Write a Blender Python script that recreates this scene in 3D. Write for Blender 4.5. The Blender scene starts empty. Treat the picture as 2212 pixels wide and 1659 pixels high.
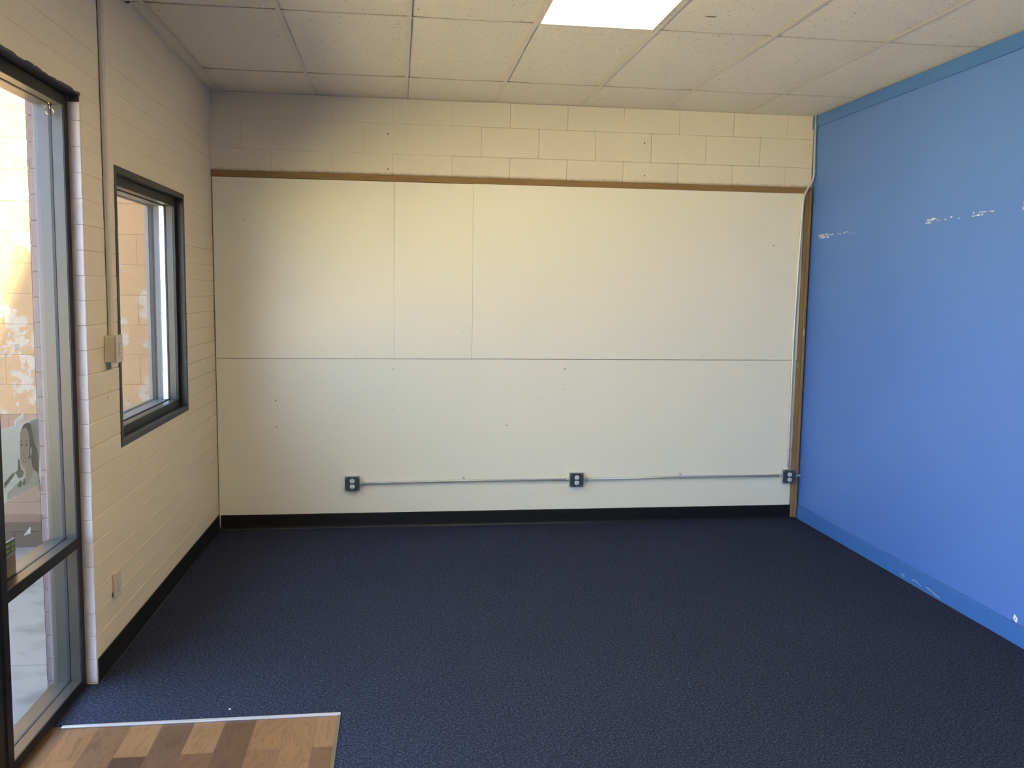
import bpy, bmesh, math, random
from mathutils import Vector, Matrix
random.seed(7)
S = bpy.context.scene
C = S.collection
PI = math.pi

# ------------------------------------------------------------------ room dimensions (metres)
H = 2.988          # ceiling
W = 4.265          # room width, left wall x = 0, right wall x = W
YC = 0.022         # block back wall face; the boards on it come out to y = 0
YF = -9.6          # wall behind the camera
YE = -2.400        # end of the left block wall (jamb of the shop window)
T = 0.6096
A0, B0 = 0.0746, 0.5906
CRS = 0.1016

def warp(v):
    """the left block wall leans out a few centimetres at its foot"""
    x, y, z = v
    return Vector((x + 0.013 * max(y, -3.4) * (1 - z / 3.0), y * (1 + 0.005 * z), z))

# ------------------------------------------------------------------ helpers
def new_bm(): return bmesh.new()

def add_box(bm, x0, x1, y0, y1, z0, z1, bev=0.0, seg=1, mi=0):
    b = bmesh.new()
    vs = [b.verts.new(p) for p in ((x0,y0,z0),(x1,y0,z0),(x1,y1,z0),(x0,y1,z0),(x0,y0,z1),(x1,y0,z1),(x1,y1,z1),(x0,y1,z1))]
    for f in ((0,3,2,1),(4,5,6,7),(0,1,5,4),(1,2,6,5),(2,3,7,6),(3,0,4,7)):
        b.faces.new([vs[i] for i in f])
    if bev > 0:
        bmesh.ops.bevel(b, geom=b.edges[:], offset=bev, segments=seg, profile=0.5, affect='EDGES')
    merge(bm, b, mi)

def merge(bm, b, mi=0, mat=None):
    m = {}
    for v in b.verts:
        co = v.co if mat is None else mat @ v.co
        m[v] = bm.verts.new(co)
    for f in b.faces:
        try:
            nf = bm.faces.new([m[v] for v in f.verts]); nf.material_index = mi; nf.smooth = f.smooth
        except ValueError: pass
    b.free()

def add_poly(bm, pts, mi=0):
    f = bm.faces.new([bm.verts.new(p) for p in pts]); f.material_index = mi
    return f

def add_cyl(bm, c, axis, r, L, n=24, mi=0, bev=0.0, smooth=True):
    """cylinder centred at c along unit axis"""
    b = bmesh.new()
    bmesh.ops.create_cone(b, cap_ends=True, segments=n, radius1=r, radius2=r, depth=L)
    if bev > 0:
        es = [e for e in b.edges if len(e.link_faces) == 2 and any(len(f.verts) > 4 for f in e.link_faces)]
        bmesh.ops.bevel(b, geom=es, offset=bev, segments=2, affect='EDGES')
    for f in b.faces: f.smooth = smooth and len(f.verts) == 4
    q = Vector((0,0,1)).rotation_difference(Vector(axis).normalized())
    merge(bm, b, mi, Matrix.Translation(Vector(c)) @ q.to_matrix().to_4x4())

def add_tube(bm, pts, r, n=16, mi=0, caps=True):
    pts = [Vector(p) for p in pts]
    rings = []
    up = None
    for i, p in enumerate(pts):
        a = pts[max(i-1,0)]; c = pts[min(i+1,len(pts)-1)]
        t = (c - a).normalized()
        if up is None:
            up = Vector((0,1,0)) if abs(t.y) < .9 else Vector((1,0,0))
        s = t.cross(up).normalized(); up = s.cross(t).normalized()
        rings.append([bm.verts.new(p + (s*math.cos(2*PI*k/n) + up*math.sin(2*PI*k/n))*r) for k in range(n)])
    for a, b in zip(rings, rings[1:]):
        for k in range(n):
            f = bm.faces.new((a[k], a[(k+1)%n], b[(k+1)%n], b[k])); f.smooth = True; f.material_index = mi
    if caps:
        bm.faces.new(rings[0][::-1]).material_index = mi; bm.faces.new(rings[-1]).material_index = mi

def fillet(pts, rad=.04, n=6):
    pts = [Vector(p) for p in pts]; out = [pts[0]]
    for a, b, c in zip(pts, pts[1:], pts[2:]):
        d1 = (a-b); d2 = (c-b); r = min(rad, d1.length*.45, d2.length*.45)
        p, q = b + d1.normalized()*r, b + d2.normalized()*r
        for k in range(n+1):
            t = k/n; out.append(p*(1-t)**2 + b*2*t*(1-t) + q*t*t)
    out.append(pts[-1]); return out

def obj(name, bm, mats, parent=None, kind=None, label=None, cat=None, group=None, left=False, loc=None):
    bmesh.ops.recalc_face_normals(bm, faces=bm.faces[:]) if not left == 'raw' else None
    if left:
        for v in bm.verts: v.co = warp(v.co)
    me = bpy.data.meshes.new(name)
    bm.to_mesh(me); bm.free()
    if not isinstance(mats, (list, tuple)): mats = [mats]
    for m in mats: me.materials.append(m)
    o = bpy.data.objects.new(name, me)
    if parent is not None:
        o.parent = parent
        # parts are written in world coordinates: move them back into the parent's frame
        base = parent.matrix_basis
        p = parent.parent
        while p is not None: base = p.matrix_basis @ base; p = p.parent
        me.transform(base.inverted())
    elif loc is not None:
        me.transform(Matrix.Translation(-Vector(loc))); o.location = loc
    C.objects.link(o)
    if kind: o['kind'] = kind
    if label: o['label'] = label
    if cat: o['category'] = cat
    if group: o['group'] = group
    return o

def thing(name, loc, label, cat, group=None, kind=None):
    o = bpy.data.objects.new(name, None); o.empty_display_size = .05
    o.location = loc; C.objects.link(o)
    if kind: o['kind'] = kind
    else: o['label'] = label; o['category'] = cat
    if group: o['group'] = group
    return o

def copy_tree(o, parent=None):
    c = o.copy(); C.objects.link(c)
    c.parent = parent
    for ch in list(o.children): copy_tree(ch, c)
    return c

# ------------------------------------------------------------------ materials
def srgb(r, g, b):
    f = lambda c: (c/255/12.92) if c/255 <= .04045 else ((c/255+.055)/1.055)**2.4
    return (f(r), f(g), f(b), 1)

class M:
    def __init__(s, name):
        s.m = bpy.data.materials.new(name); s.m.use_nodes = True
        s.nt = s.m.node_tree; s.b = s.nt.nodes['Principled BSDF']
    def n(s, t, **k):
        x = s.nt.nodes.new(t)
        for a, v in k.items(): setattr(x, a, v)
        return x
    def l(s, a, b): s.nt.links.new(a, b)
    def pos(s):
        g = s.n('ShaderNodeNewGeometry'); return g.outputs['Position']
    def mapped(s, scale=(1,1,1), rot=(0,0,0), loc=(0,0,0)):
        mp = s.n('ShaderNodeMapping'); mp.inputs['Scale'].default_value = scale
        mp.inputs['Rotation'].default_value = rot; mp.inputs['Location'].default_value = loc
        s.l(s.pos(), mp.inputs['Vector']); return mp.outputs[0]
    def noise(s, scale, detail=4, vec=None, rough=.5):
        x = s.n('ShaderNodeTexNoise'); x.inputs['Scale'].default_value = scale
        x.inputs['Detail'].default_value = detail; x.inputs['Roughness'].default_value = rough
        s.l(vec if vec is not None else s.pos(), x.inputs['Vector']); return x.outputs['Fac']
    def ramp(s, fac, stops):
        r = s.n('ShaderNodeValToRGB'); e = r.color_ramp.elements
        while len(e) < len(stops): e.new(.5)
        for el, (p, c) in zip(e, stops): el.position = p; el.color = c
        s.l(fac, r.inputs[0]); return r.outputs[0]
    def mix(s, fac, a, b, mode='MIX'):
        x = s.n('ShaderNodeMix', data_type='RGBA', blend_type=mode)
        for i, v in ((0, fac), (6, a), (7, b)):
            if hasattr(v, 'links') or hasattr(v, 'is_linked'): s.l(v, x.inputs[i])
            else: x.inputs[i].default_value = v
        return x.outputs[2]
    def math(s, op, a, b=None, clamp=False):
        x = s.n('ShaderNodeMath', operation=op, use_clamp=clamp)
        for i, v in ((0, a), (1, b)):
            if v is None: continue
            if hasattr(v, 'is_linked'): s.l(v, x.inputs[i])
            else: x.inputs[i].default_value = v
        return x.outputs[0]
    def bump(s, h, strength=.2, dist=.01):
        x = s.n('ShaderNodeBump'); x.inputs['Strength'].default_value = strength; x.inputs['Distance'].default_value = dist
        s.l(h, x.inputs['Height']); s.l(x.outputs[0], s.b.inputs['Normal'])
    def set(s, color=None, rough=None, metal=None, spec=None):
        def put(k, v):
            if v is None: return
            if hasattr(v, 'is_linked'): s.l(v, s.b.inputs[k])
            else: s.b.inputs[k].default_value = v
        put('Base Color', color); put('Roughness', rough); put('Metallic', metal); put('Specular IOR Level', spec)
        return s.m
    def xyz(s):
        x = s.n('ShaderNodeSeparateXYZ'); s.l(s.pos(), x.inputs[0]); return x.outputs

def flat(name, col, rough=.5, metal=0, spec=.5, bump=None, var=0.06, vs=3):
    """plain coloured surface with a little procedural unevenness"""
    m = M(name)
    f = m.noise(vs, 3)
    c = m.mix(f, tuple(x*(1-var) for x in col[:3])+(1,), tuple(min(1, x*(1+var)) for x in col[:3])+(1,))
    if bump: m.bump(m.noise(bump[0], 4), bump[1], bump[2])
    return m.set(c, rough, metal, spec)

CREAM = srgb(225, 216, 193)
def wall_paint(name, col, grit=0.25, gs=220, rough=.6, dust=False):
    m = M(name)
    big = m.noise(1.3, 3)
    c = m.mix(big, tuple(x*.965 for x in col[:3])+(1,), tuple(min(1,x*1.03) for x in col[:3])+(1,))
    sp = m.ramp(m.noise(34, 2), [(0,(1,1,1,1)),(.235,(1,1,1,1)),(.2,(.6,.55,.5,1))])
    if dust:      # dusty grime that gathered on the blocks just over the wood strip
        z = m.xyz()[2]
        edge = m.math('ADD', 2.478, m.math('MULTIPLY', m.noise(30, 4), .030))
        g = m.math('MULTIPLY', m.math('SUBTRACT', edge, z), 45, True)
        c = m.mix(m.math('MULTIPLY', g, .55), c, srgb(112, 104, 84))
    h1 = m.noise(gs, 4, rough=.6); h2 = m.noise(24, 3)
    m.bump(m.math('ADD', m.math('MULTIPLY', h1, .6), h2), grit, .004)
    return m.set(c, rough, 0, .35)

MAT = {}
MAT['block'] = wall_paint('painted_block', CREAM, .35, dust=True)
MAT['block_left'] = wall_paint('painted_slump_block', srgb(232, 214, 180), .25, 160)
MAT['reveal'] = wall_paint('rough_white_block', srgb(208, 202, 204), .8, 130, .7)

# boards: satin white paint on hardboard
def board_mat(name, col):
    m = M(name)
    c = m.mix(m.noise(.9, 3), tuple(x*.97 for x in col[:3])+(1,), col)
    sm = m.ramp(m.noise(5, 4, m.mapped((1,1,.5))), [(0,(.95,.93,.9,1)),(.3,(1,1,1,1)),(1,(1,1,1,1))])
    c = m.mix(1.0, c, sm, 'MULTIPLY')
    m.bump(m.math('ADD', m.noise(60, 3), m.math('MULTIPLY', m.noise(4, 2), 1.5)), .12, .003)
    return m.set(c, .42, 0, .4)
MAT['board'] = board_mat('white_board', srgb(236, 231, 208))
MAT['hole'] = flat('dark_hole', srgb(40, 34, 28), .9)
MAT['pale_hole'] = flat('filled_hole', srgb(170, 160, 140), .8)
MAT['black_base'] = flat('black_vinyl', srgb(17, 16, 14), .42, bump=(18, .1, .003))
MAT['blue_trim'] = flat('blue_gloss_trim', srgb(66, 112, 176), .38, bump=(40, .08, .002))
MAT['furring'] = None
MAT['frame_dark'] = flat('dark_bronze_frame', srgb(30, 30, 30), .5, 0, .35, bump=(90, .1, .001))
MAT['frame_paint'] = flat('dark_grey_paint', srgb(52, 54, 54), .5, bump=(70, .25, .002), var=.1)
MAT['frame_alu'] = flat('anodised_frame', srgb(54, 50, 43), .34, .1, .6, bump=(200, .05, .001))
MAT['gasket'] = flat('black_gasket', srgb(22, 22, 24), .6)
MAT['sunlit_stop'] = flat('sunlit_stop_white', srgb(246, 246, 248), .35, 0, .6)  # sunlight on the window's outer stop, put into its colour
MAT['grey_alu'] = flat('grey_aluminium', srgb(84, 86, 88), .45, .1)
MAT['galv'] = flat('galvanised_steel', srgb(196, 196, 190), .36, .4, bump=(120, .12, .001), var=.15, vs=60)
MAT['cover'] = flat('zinc_cover_plate', srgb(92, 96, 102), .36, .6, var=.12, vs=40)
MAT['outlet_white'] = flat('white_plastic', srgb(226, 224, 218), .35)
MAT['slot'] = flat('slot_dark', srgb(38, 36, 36), .8)
MAT['ivory'] = flat('painted_over_plastic', srgb(208, 196, 172), .5, bump=(60, .15, .002))
MAT['brass'] = flat('brass', srgb(214, 190, 130), .25, .9)
MAT['strip_metal'] = flat('satin_metal_strip', srgb(206, 206, 210), .32, .55, bump=(90, .1, .001))
MAT['strip_dark'] = flat('worn_brass_strip', srgb(120, 112, 92), .4, .5)
MAT['grid'] = flat('white_grid_steel', srgb(214, 207, 192), .5)
MAT['fixture'] = flat('fixture_frame', srgb(216, 196, 168), .45)
MAT['white_tape'] = flat('white_tape', srgb(246, 246, 250), .5)
MAT['grey_patch'] = flat('bare_grey_patch', srgb(142, 140, 134), .8)
MAT['gap_shade'] = flat('brown_gap_shade', srgb(96, 76, 54), .9)

def wood_strip():
    m = M('bare_furring_wood')
    v = m.mapped((2, 60, 2)); v2 = m.mapped((60, 60, 1.4))
    g = m.noise(3, 5, v2)
    c = m.ramp(g, [(0, srgb(104, 82, 52)), (.5, srgb(140, 114, 76)), (1, srgb(164, 138, 98))])
    m.bump(g, .3, .003)
    return m.set(c, .75)
MAT['furring'] = wood_strip()
def wood_strip2():
    m = M('bare_furring_wood_long')
    g = m.noise(3, 5, m.mapped((1.4, 60, 60)))
    c = m.ramp(g, [(0, srgb(112, 86, 50)), (.5, srgb(142, 112, 68)), (1, srgb(158, 128, 84))])
    m.bump(g, .3, .003)
    return m.set(c, .75)
MAT['furring_h'] = wood_strip2()

def carpet():
    m = M('navy_loop_carpet')
    a = m.noise(230, 3, m.mapped((1, .8, 1)), .7); b = m.noise(95, 4); c0 = m.noise(1.2, 3)
    f = m.math('ADD', m.math('MULTIPLY', a, .65), m.math('MULTIPLY', b, .35))
    c = m.ramp(f, [(.34, srgb(21, 23, 29)), (.5, srgb(40, 44, 58)), (.64, srgb(88, 95, 126))])
    c = m.mix(m.math('MULTIPLY', c0, .25), c, srgb(26, 28, 36))
    m.bump(f, .9, .006)
    m.set(c, .95, 0, .12)
    m.b.inputs['Sheen Weight'].default_value = .0
    m.b.inputs['Sheen Roughness'].default_value = .5
    return m.m
MAT['carpet'] = carpet()

def laminate():
    m = M('laminate_planks')
    v = m.mapped((1,1,1), (0,0,PI/2), (.03,.02,0))
    br = m.n('ShaderNodeTexBrick'); br.offset = .37; br.offset_frequency = 2; br.squash = 1
    m.l(v, br.inputs['Vector'])
    for k, val in (('Scale',1),('Mortar Size',.0012),('Mortar Smooth',.1),('Bias',0),('Brick Width',.40),('Row Height',.118)):
        br.inputs[k].default_value = val
    br.inputs['Color1'].default_value = (0,0,0,1); br.inputs['Color2'].default_value = (1,1,1,1); br.inputs['Mortar'].default_value = (.3,.3,.3,1)
    # grain: long wavy figure, shifted per plank
    sep = m.n('ShaderNodeMapping'); sep.inputs['Scale'].default_value = (5, 1.3, 1)
    cv = m.n('ShaderNodeVectorMath', operation='MULTIPLY_ADD'); m.l(br.outputs['Color'], cv.inputs[0])
    cv.inputs[1].default_value = (3.1, 7.7, 0); m.l(m.pos(), cv.inputs[2]); m.l(cv.outputs[0], sep.inputs['Vector'])
    n1 = m.n('ShaderNodeTexNoise'); n1.inputs['Scale'].default_value = 2.2; n1.inputs['Detail'].default_value = 5; n1.inputs['Distortion'].default_value = 1.6
    m.l(sep.outputs[0], n1.inputs['Vector'])
    rings = m.math('FRACT', m.math('MULTIPLY', n1.outputs['Fac'], 6))
    fig = m.math('ABSOLUTE', m.math('SUBTRACT', rings, .5))
    base = m.ramp(br.outputs['Color'], [(0, srgb(70, 51, 40)), (.3, srgb(100, 73, 52)), (.55, srgb(126, 94, 64)), (.8, srgb(156, 121, 83)), (1, srgb(84, 62, 48))])
    fine = m.noise(14, 4, m.mapped((14, 1.2, 1)), .65)
    line = m.math('MULTIPLY', m.math('SUBTRACT', fig, .30), 4.0, True)
    c = m.mix(m.math('MULTIPLY', m.math('ADD', m.math('MULTIPLY', line, .7), m.math('MULTIPLY', fine, .5)), .9, True), base, m.mix(1.0, base, (.34,.26,.20,1), 'MULTIPLY'))
    c = m.mix(m.math('MULTIPLY', n1.outputs['Fac'], .55), c, m.mix(1.0, base, (1.25,1.15,1.0,1), 'MULTIPLY'))
    return m.set(c, .34, 0, .45)
MAT['laminate'] = laminate()

def blue_wall():
    m = M('blue_wall_paint')
    c = m.mix(m.noise(.8, 3), srgb(78, 116, 184), srgb(90, 128, 194))
    # scuffed line of torn paint at 2.13 m and a few knocks by the skirting
    p = m.xyz(); Y, Z = p[1], p[2]
    nz = m.noise(42, 5, m.mapped((1, .6, 1.6)), .65)
    def band(y0, y1, z0, dz, th, slope=0.0):
        zc = m.math('SUBTRACT', Z, m.math('ADD', z0, m.math('MULTIPLY', m.math('SUBTRACT', Y, y0), slope)))
        inz = m.math('LESS_THAN', m.math('ABSOLUTE', zc), dz)
        iny = m.math('MULTIPLY', m.math('GREATER_THAN', Y, y0), m.math('LESS_THAN', Y, y1))
        return m.math('MULTIPLY', m.math('MULTIPLY', inz, iny), m.math('GREATER_THAN', nz, th))
    tot = None
    for a in ((-.26,-.11,2.114,.016,.50),(-.60,-.26,2.121,.008,.56),(-1.50,-1.41,2.127,.014,.52),(-1.72,-1.5,2.129,.009,.60),
              (-1.91,-1.82,2.133,.011,.50),(-2.0,-1.91,2.136,.006,.55),(-2.5,-2.19,2.146,.022,.56)):
        b = band(*a); tot = b if tot is None else m.math('MAXIMUM', tot, b)
    c = m.mix(tot, c, srgb(206, 205, 200))
    m.bump(m.math('ADD', m.noise(180, 3), m.math('MULTIPLY', m.noise(9, 2), 1.2)), .12, .003)
    return m.set(c, .5, 0, .35)
MAT['blue'] = blue_wall()

def tile():
    m = M('mineral_ceiling_tile')
    c = m.mix(m.noise(1.1, 3), srgb(226, 218, 200), srgb(234, 226, 209))
    pin = m.ramp(m.noise(75, 2, rough=.4), [(.25, srgb(150, 138, 118)), (.31, (1,1,1,1))])
    c = m.mix(1.0, c, pin, 'MULTIPLY')
    fine = m.ramp(m.noise(200, 2), [(.3,(.93,.93,.92,1)),(.5,(1,1,1,1))]); c = m.mix(1.0, c, fine, 'MULTIPLY')
    # small elongated stain
    p = m.xyz()
    dx = m.math('DIVIDE', m.math('SUBTRACT', p[0], 2.70), .030); dy = m.math('DIVIDE', m.math('SUBTRACT', p[1], -2.065), .010)
    d = m.math('ADD', m.math('MULTIPLY', dx, dx), m.math('MULTIPLY', dy, dy))
    c = m.mix(m.math('LESS_THAN', d, 1.0), c, srgb(142, 132, 108))
    m.bump(m.math('ADD', m.noise(120, 4), m.noise(30, 3)), .45, .003)
    return m.set(c, .9, 0, .1)
MAT['tile'] = tile()

def glass():
    m = M('window_glass'); nt = m.nt
    nt.nodes.remove(m.b)
    tr = m.n('ShaderNodeBsdfTransparent'); tr.inputs[0].default_value = (.93, .95, .94, 1)
    gl = m.n('ShaderNodeBsdfGlossy'); gl.inputs['Roughness'].default_value = .02
    lw = m.n('ShaderNodeLayerWeight')
    fr = m.math('ADD', m.math('MULTIPLY', m.math('POWER', lw.outputs['Facing'], 5.0), .9), .04)
    mx = m.n('ShaderNodeMixShader'); m.l(fr, mx.inputs[0]); m.l(tr.outputs[0], mx.inputs[1]); m.l(gl.outputs[0], mx.inputs[2])
    m.l(mx.outputs[0], nt.nodes['Material Output'].inputs[0])
    return m.m
MAT['glass'] = glass()

def emis(name, col, s):
    m = M(name); m.b.inputs['Base Color'].default_value = (.9,.9,.88,1)
    m.b.inputs['Emission Color'].default_value = col; m.b.inputs['Emission Strength'].default_value = s
    return m.m
MAT['lens'] = emis('lit_lens', (1.0, .79, .46, 1), 15.0)

def brick_out():
    m = M('weathered_outdoor_block')
    p = m.xyz()
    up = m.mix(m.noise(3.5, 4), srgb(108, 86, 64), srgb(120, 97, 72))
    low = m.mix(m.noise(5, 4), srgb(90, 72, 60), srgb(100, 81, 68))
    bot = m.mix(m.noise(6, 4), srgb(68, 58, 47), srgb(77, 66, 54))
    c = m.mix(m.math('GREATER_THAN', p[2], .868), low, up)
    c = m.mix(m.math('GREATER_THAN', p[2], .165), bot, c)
    nz = m.noise(5.5, 6, rough=.6)
    peel = m.math('GREATER_THAN', nz, .535)
    gr = m.mix(m.noise(90, 3), srgb(100, 92, 84), srgb(132, 124, 116))
    c = m.mix(m.math('MULTIPLY', peel, m.math('GREATER_THAN', p[2], .868)), c, gr)
    m.bump(m.math('ADD', m.noise(90, 4), m.math('MULTIPLY', nz, 2)), .5, .006)
    return m.set(c, .9, 0, .2)
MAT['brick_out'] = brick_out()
MAT['ext_block'] = wall_paint('outdoor_reveal_block', srgb(98, 84, 82), .9, 120, .85)
def concrete(name, c1, c2):
    m = M(name)
    c = m.mix(m.noise(2.2, 5), c1, c2)
    st = m.ramp(m.noise(5, 5), [(.35,(.72,.7,.68,1)),(.5,(1,1,1,1))]); c = m.mix(1.0, c, st, 'MULTIPLY')
    m.bump(m.noise(140, 4), .4, .003)
    return m.set(c, .85, 0, .2)
MAT['slab'] = concrete('sidewalk_concrete', srgb(92, 88, 84), srgb(106, 102, 97))
MAT['asphalt'] = concrete('parking_paving', srgb(206, 192, 166), srgb(220, 204, 178))

# ------------------------------------------------------------------ left wall (4 inch slump block courses)
def courses(z0, z1, off=.109-.1016*2):
    zs = [z0]; k = 0
    z = off
    while z < z1 - .004:
        if z > z0 + .004: zs.append(z)
        z += CRS
    zs.append(z1); return list(zip(zs, zs[1:]))
bm = new_bm()
ZT = H + .25
def piece(y0, y1, a, b, jit):
    if b - a < .002: return
    bv = .0042 if b < 1.5 else (.0030 if b < 2.1 else .0016)
    add_box(bm, -.2, jit, y0, y1, a, b, min(bv, (b-a)*.3), 2)
for a, b in courses(-.02, ZT):
    jit = random.uniform(-.0006, .0006)
    lo, hi = a < .957, b > 2.228          # the course runs below / above the small window
    if b <= .957 or a >= 2.228:
        if a < 2.443: piece(YE, .3, a, b, jit)
        else: piece(-3.4, .3, a, b, jit)
    else:
        piece(-.768, .3, a, b, jit); piece(YE, -2.013, a, b, jit)
        if a < .957: piece(-2.013, -.768, a, .957, jit)
        if b > 2.228: piece(-2.013, -.768, 2.228, b, jit)
    if a >= 2.443: piece(YF-.2, -3.4, a, b, jit)
    elif b > 2.443: piece(-3.4, YE, 2.443, b, jit); piece(YF-.2, -3.4, 2.443, b, jit)
    if a < 2.443: piece(YF-.2, -8.6, a, min(b, 2.443), jit)
wl = obj('wall_left', bm, MAT['block_left'], kind='structure', left=True)
# the rough white end of the wall beside the shop window
bm = new_bm()
for a, b in courses(0.0, 2.43):
    j = random.uniform(-.0015, .0015)
    add_box(bm, -.0425, -.0005, YE-.006+j, YE-.0005, a+.0002, b-.0002, .0034, 3)
obj('wall_end', bm, MAT['reveal'], parent=wl, left=True)
# exterior half of the same end
bm = new_bm()
for a, b in courses(-.02, 2.43, off=.02):
    add_box(bm, -.203, -.1595, YE-.006, YE-.0005, a, b, .005, 2)
obj('outer_wall_end', bm, MAT['ext_block'], parent=wl, left=True)
# dark painted lintel over the shop window with an untidy brushed edge
bm = new_bm()
add_box(bm, -.2, .0, YF, YE-.001, 2.4405, 2.4432)
y = YE
pts = []
while y > -4.6:
    pts.append(y); y -= random.uniform(.012, .03)
for a, b in zip(pts, pts[1:]):
    h0 = 2.4432 + .003 + random.random()*.007
    add_box(bm, .0, .0012, b, a, 2.4405, h0)
add_box(bm, -.043, -.002, YE-.0085, YE-.0060, 2.415, 2.4432)
obj('lintel_paint', bm, MAT['frame_paint'], parent=wl, left=True)
# unseen mass added on top to cast shade on the outdoor wall
bm = new_bm(); add_box(bm, -.2, 0, YF-.2, .3, ZT, 3.9)
obj('sun_blocker', bm, MAT['block_left'], parent=wl)

# ------------------------------------------------------------------ back wall (8x16 block)
bm = new_bm()
JX, JZ = 1.8179, 2.6189
k0 = -14
for r in range(-14, 4):
    z0 = JZ + r*.2032; z1 = z0 + .2032
    sh = 0 if r % 2 == 0 else -.2032
    for k in range(-6, 8):
        x0 = max(-.2, JX + sh + k*.4064); x1 = min(W+.2, JX + sh + (k+1)*.4064)
        if x1 - x0 < .02: continue
        # joints made shallower towards the left corner to stand for the shade there
        bv = .0052 if x0 > 1.5 else .0022
        add_box(bm, x0, x1, YC + random.uniform(-.0008, .0008), YC+.2, z0, z1, bv, 2)
for x, z in ((1.174, 2.752), (1.174, 2.516), (2.984, 2.753), (2.991, 2.525)):
    add_cyl(bm, (x, YC-.001, z), (0,1,0), .0045, .002, 10, mi=1)
obj('wall_back', bm, [MAT['block'], MAT['hole']], kind='structure')

# ------------------------------------------------------------------ right wall
bm = new_bm(); add_box(bm, W, W+.15, YF-.2, YC+.2, 0, H+.2)
obj('wall_right', bm, MAT['blue'], kind='structure')
bm = new_bm(); add_box(bm, -.2, W+.15, YF-.2, YF, 0, H+.2)
obj('wall_front', bm, MAT['block'], kind='structure')
# blue timber at the top and foot of the right wall
bm = new_bm(); add_box(bm, W-.012, W, YF, YC-.001, 2.907, H-.0005, .002)
obj('trim_1', bm, MAT['blue_trim'], kind='structure')
bm = new_bm(); add_box(bm, W-.026, W-.0122, YC-.012, YC-.0012, 2.893, H-.0005, .002)
add_box(bm, W-.016, W-.0005, YC-.006, YC-.0012, 2.50, 2.893, .001)
obj('trim_2', bm, MAT['blue_trim'], kind='structure')
bm = new_bm(); add_box(bm, W-.011, W, YF, .006, 0, .100, .0025, 2)
add_box(bm, W-.004, W, YF, .006, .100, .1045, .001)
sk = [((-1.40,.030),(-1.44,.018)), ((-1.425,.034),(-1.445,.026)), ((-1.52,.032),(-1.56,.034)), ((-1.56,.034),(-1.61,.022)), ((-1.66,.034),(-1.70,.030)), ((-1.70,.030),(-1.75,.020)), ((-1.75,.020),(-1.79,.017))]
for (ya, za), (yb, zb) in sk:
    add_poly(bm, [(W-.0113, ya, za+.0), (W-.0113, yb, zb+.0), (W-.0113, yb, zb+.0022), (W-.0113, ya, za+.0022)], 1)
obj('baseboard_right', bm, [MAT['blue_trim'], MAT['white_tape']], kind='structure')

# ------------------------------------------------------------------ floor
bm = new_bm()
XL, YL = 1.012, -2.765          # corner of the laminate patch
add_box(bm, -.2, W+.1, YL, .3, -.06, .0)
add_box(bm, XL, W+.1, YF-.2, YL, -.06, .0)
obj('floor', bm, MAT['carpet'], kind='structure')
bm = new_bm(); add_box(bm, -.2, XL, YF-.2, YL, -.06, -.003)
obj('floor_laminate', bm, MAT['laminate'], kind='structure')
bm = new_bm()
add_box(bm, -.045, XL+.002, YL-.021, YL-.001, -.003, .0035, .0018, 2)
obj('trim_3', bm, MAT['strip_metal'], kind='structure')
bm = new_bm()
add_box(bm, XL-.011, XL+.003, YF, YL-.0215, -.003, .003, .0015, 2)
obj('trim_4', bm, MAT['strip_dark'], kind='structure')

# ------------------------------------------------------------------ ceiling
def col(k): return A0 + T*k
xs = [0.0] + [col(k) for k in range(0, 7)] + [W]
ys = [YC, -B0]
while ys[-1] > YF: ys.append(ys[-1] - 2*T)
ys[-1] = YF
light_cells = {(4, 2), (4, 4), (4, 6)}
bm = new_bm()
for i, (xa, xb) in enumerate(zip(xs, xs[1:])):
    for j, (ya, yb) in enumerate(zip(ys, ys[1:])):
        if (i, j) in light_cells: continue
        nx, ny = 12, 4
        amp = random.uniform(.0032, .0052); tilt = random.uniform(-.001, .001)
        grid = [[None]*(ny+1) for _ in range(nx+1)]
        for a in range(nx+1):
            u = a/nx
            for b in range(ny+1):
                v = b/ny
                z = H + .0012 + amp*abs(2*u-1)**3 + tilt*(u-.5) + .0012*abs(2*v-1)
                grid[a][b] = bm.verts.new((xa + (xb-xa)*u, ya + (yb-ya)*v, z))
        for a in range(nx):
            for b in range(ny):
                bm.faces.new((grid[a][b], grid[a+1][b], grid[a+1][b+1], grid[a][b+1])).smooth = True
cl = obj('ceiling', bm, MAT['tile'], kind='structure')
bm = new_bm(); add_box(bm, -.2, W+.15, YF-.2, .25, H+.10, H+.22)
obj('roof_deck', bm, MAT['tile'], parent=cl)
bm = new_bm()
for x in xs[1:-1]:
    add_box(bm, x-.012, x+.012, YF, YC, H-.0005, H+.0005)
    add_box(bm, x-.0008, x+.0008, YF, YC, H+.0005, H+.03)
for y in ys[1:-1]:
    for xa, xb in zip(xs, xs[1:]):
        a = xa + (.0125 if xa > 0 else 0); b = xb - (.0125 if xb < W else .013)
        add_box(bm, a, b, y-.012, y+.012, H-.0004, H+.0006)
        add_box(bm, a, b, y-.0008, y+.0008, H+.0006, H+.03)
add_box(bm, -.001, .0207, YF, YC, H-.0004, H+.0006); add_box(bm, W-.001, W, YF, YC, H-.0004, H+.0006)
for xa, xb in zip(xs, xs[1:]):
    add_box(bm, xa + .013, xb - .013, YC-.010, YC+.001, H-.0004, H+.0006)
obj('ceiling_grid', bm, MAT['grid'], parent=cl)
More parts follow.
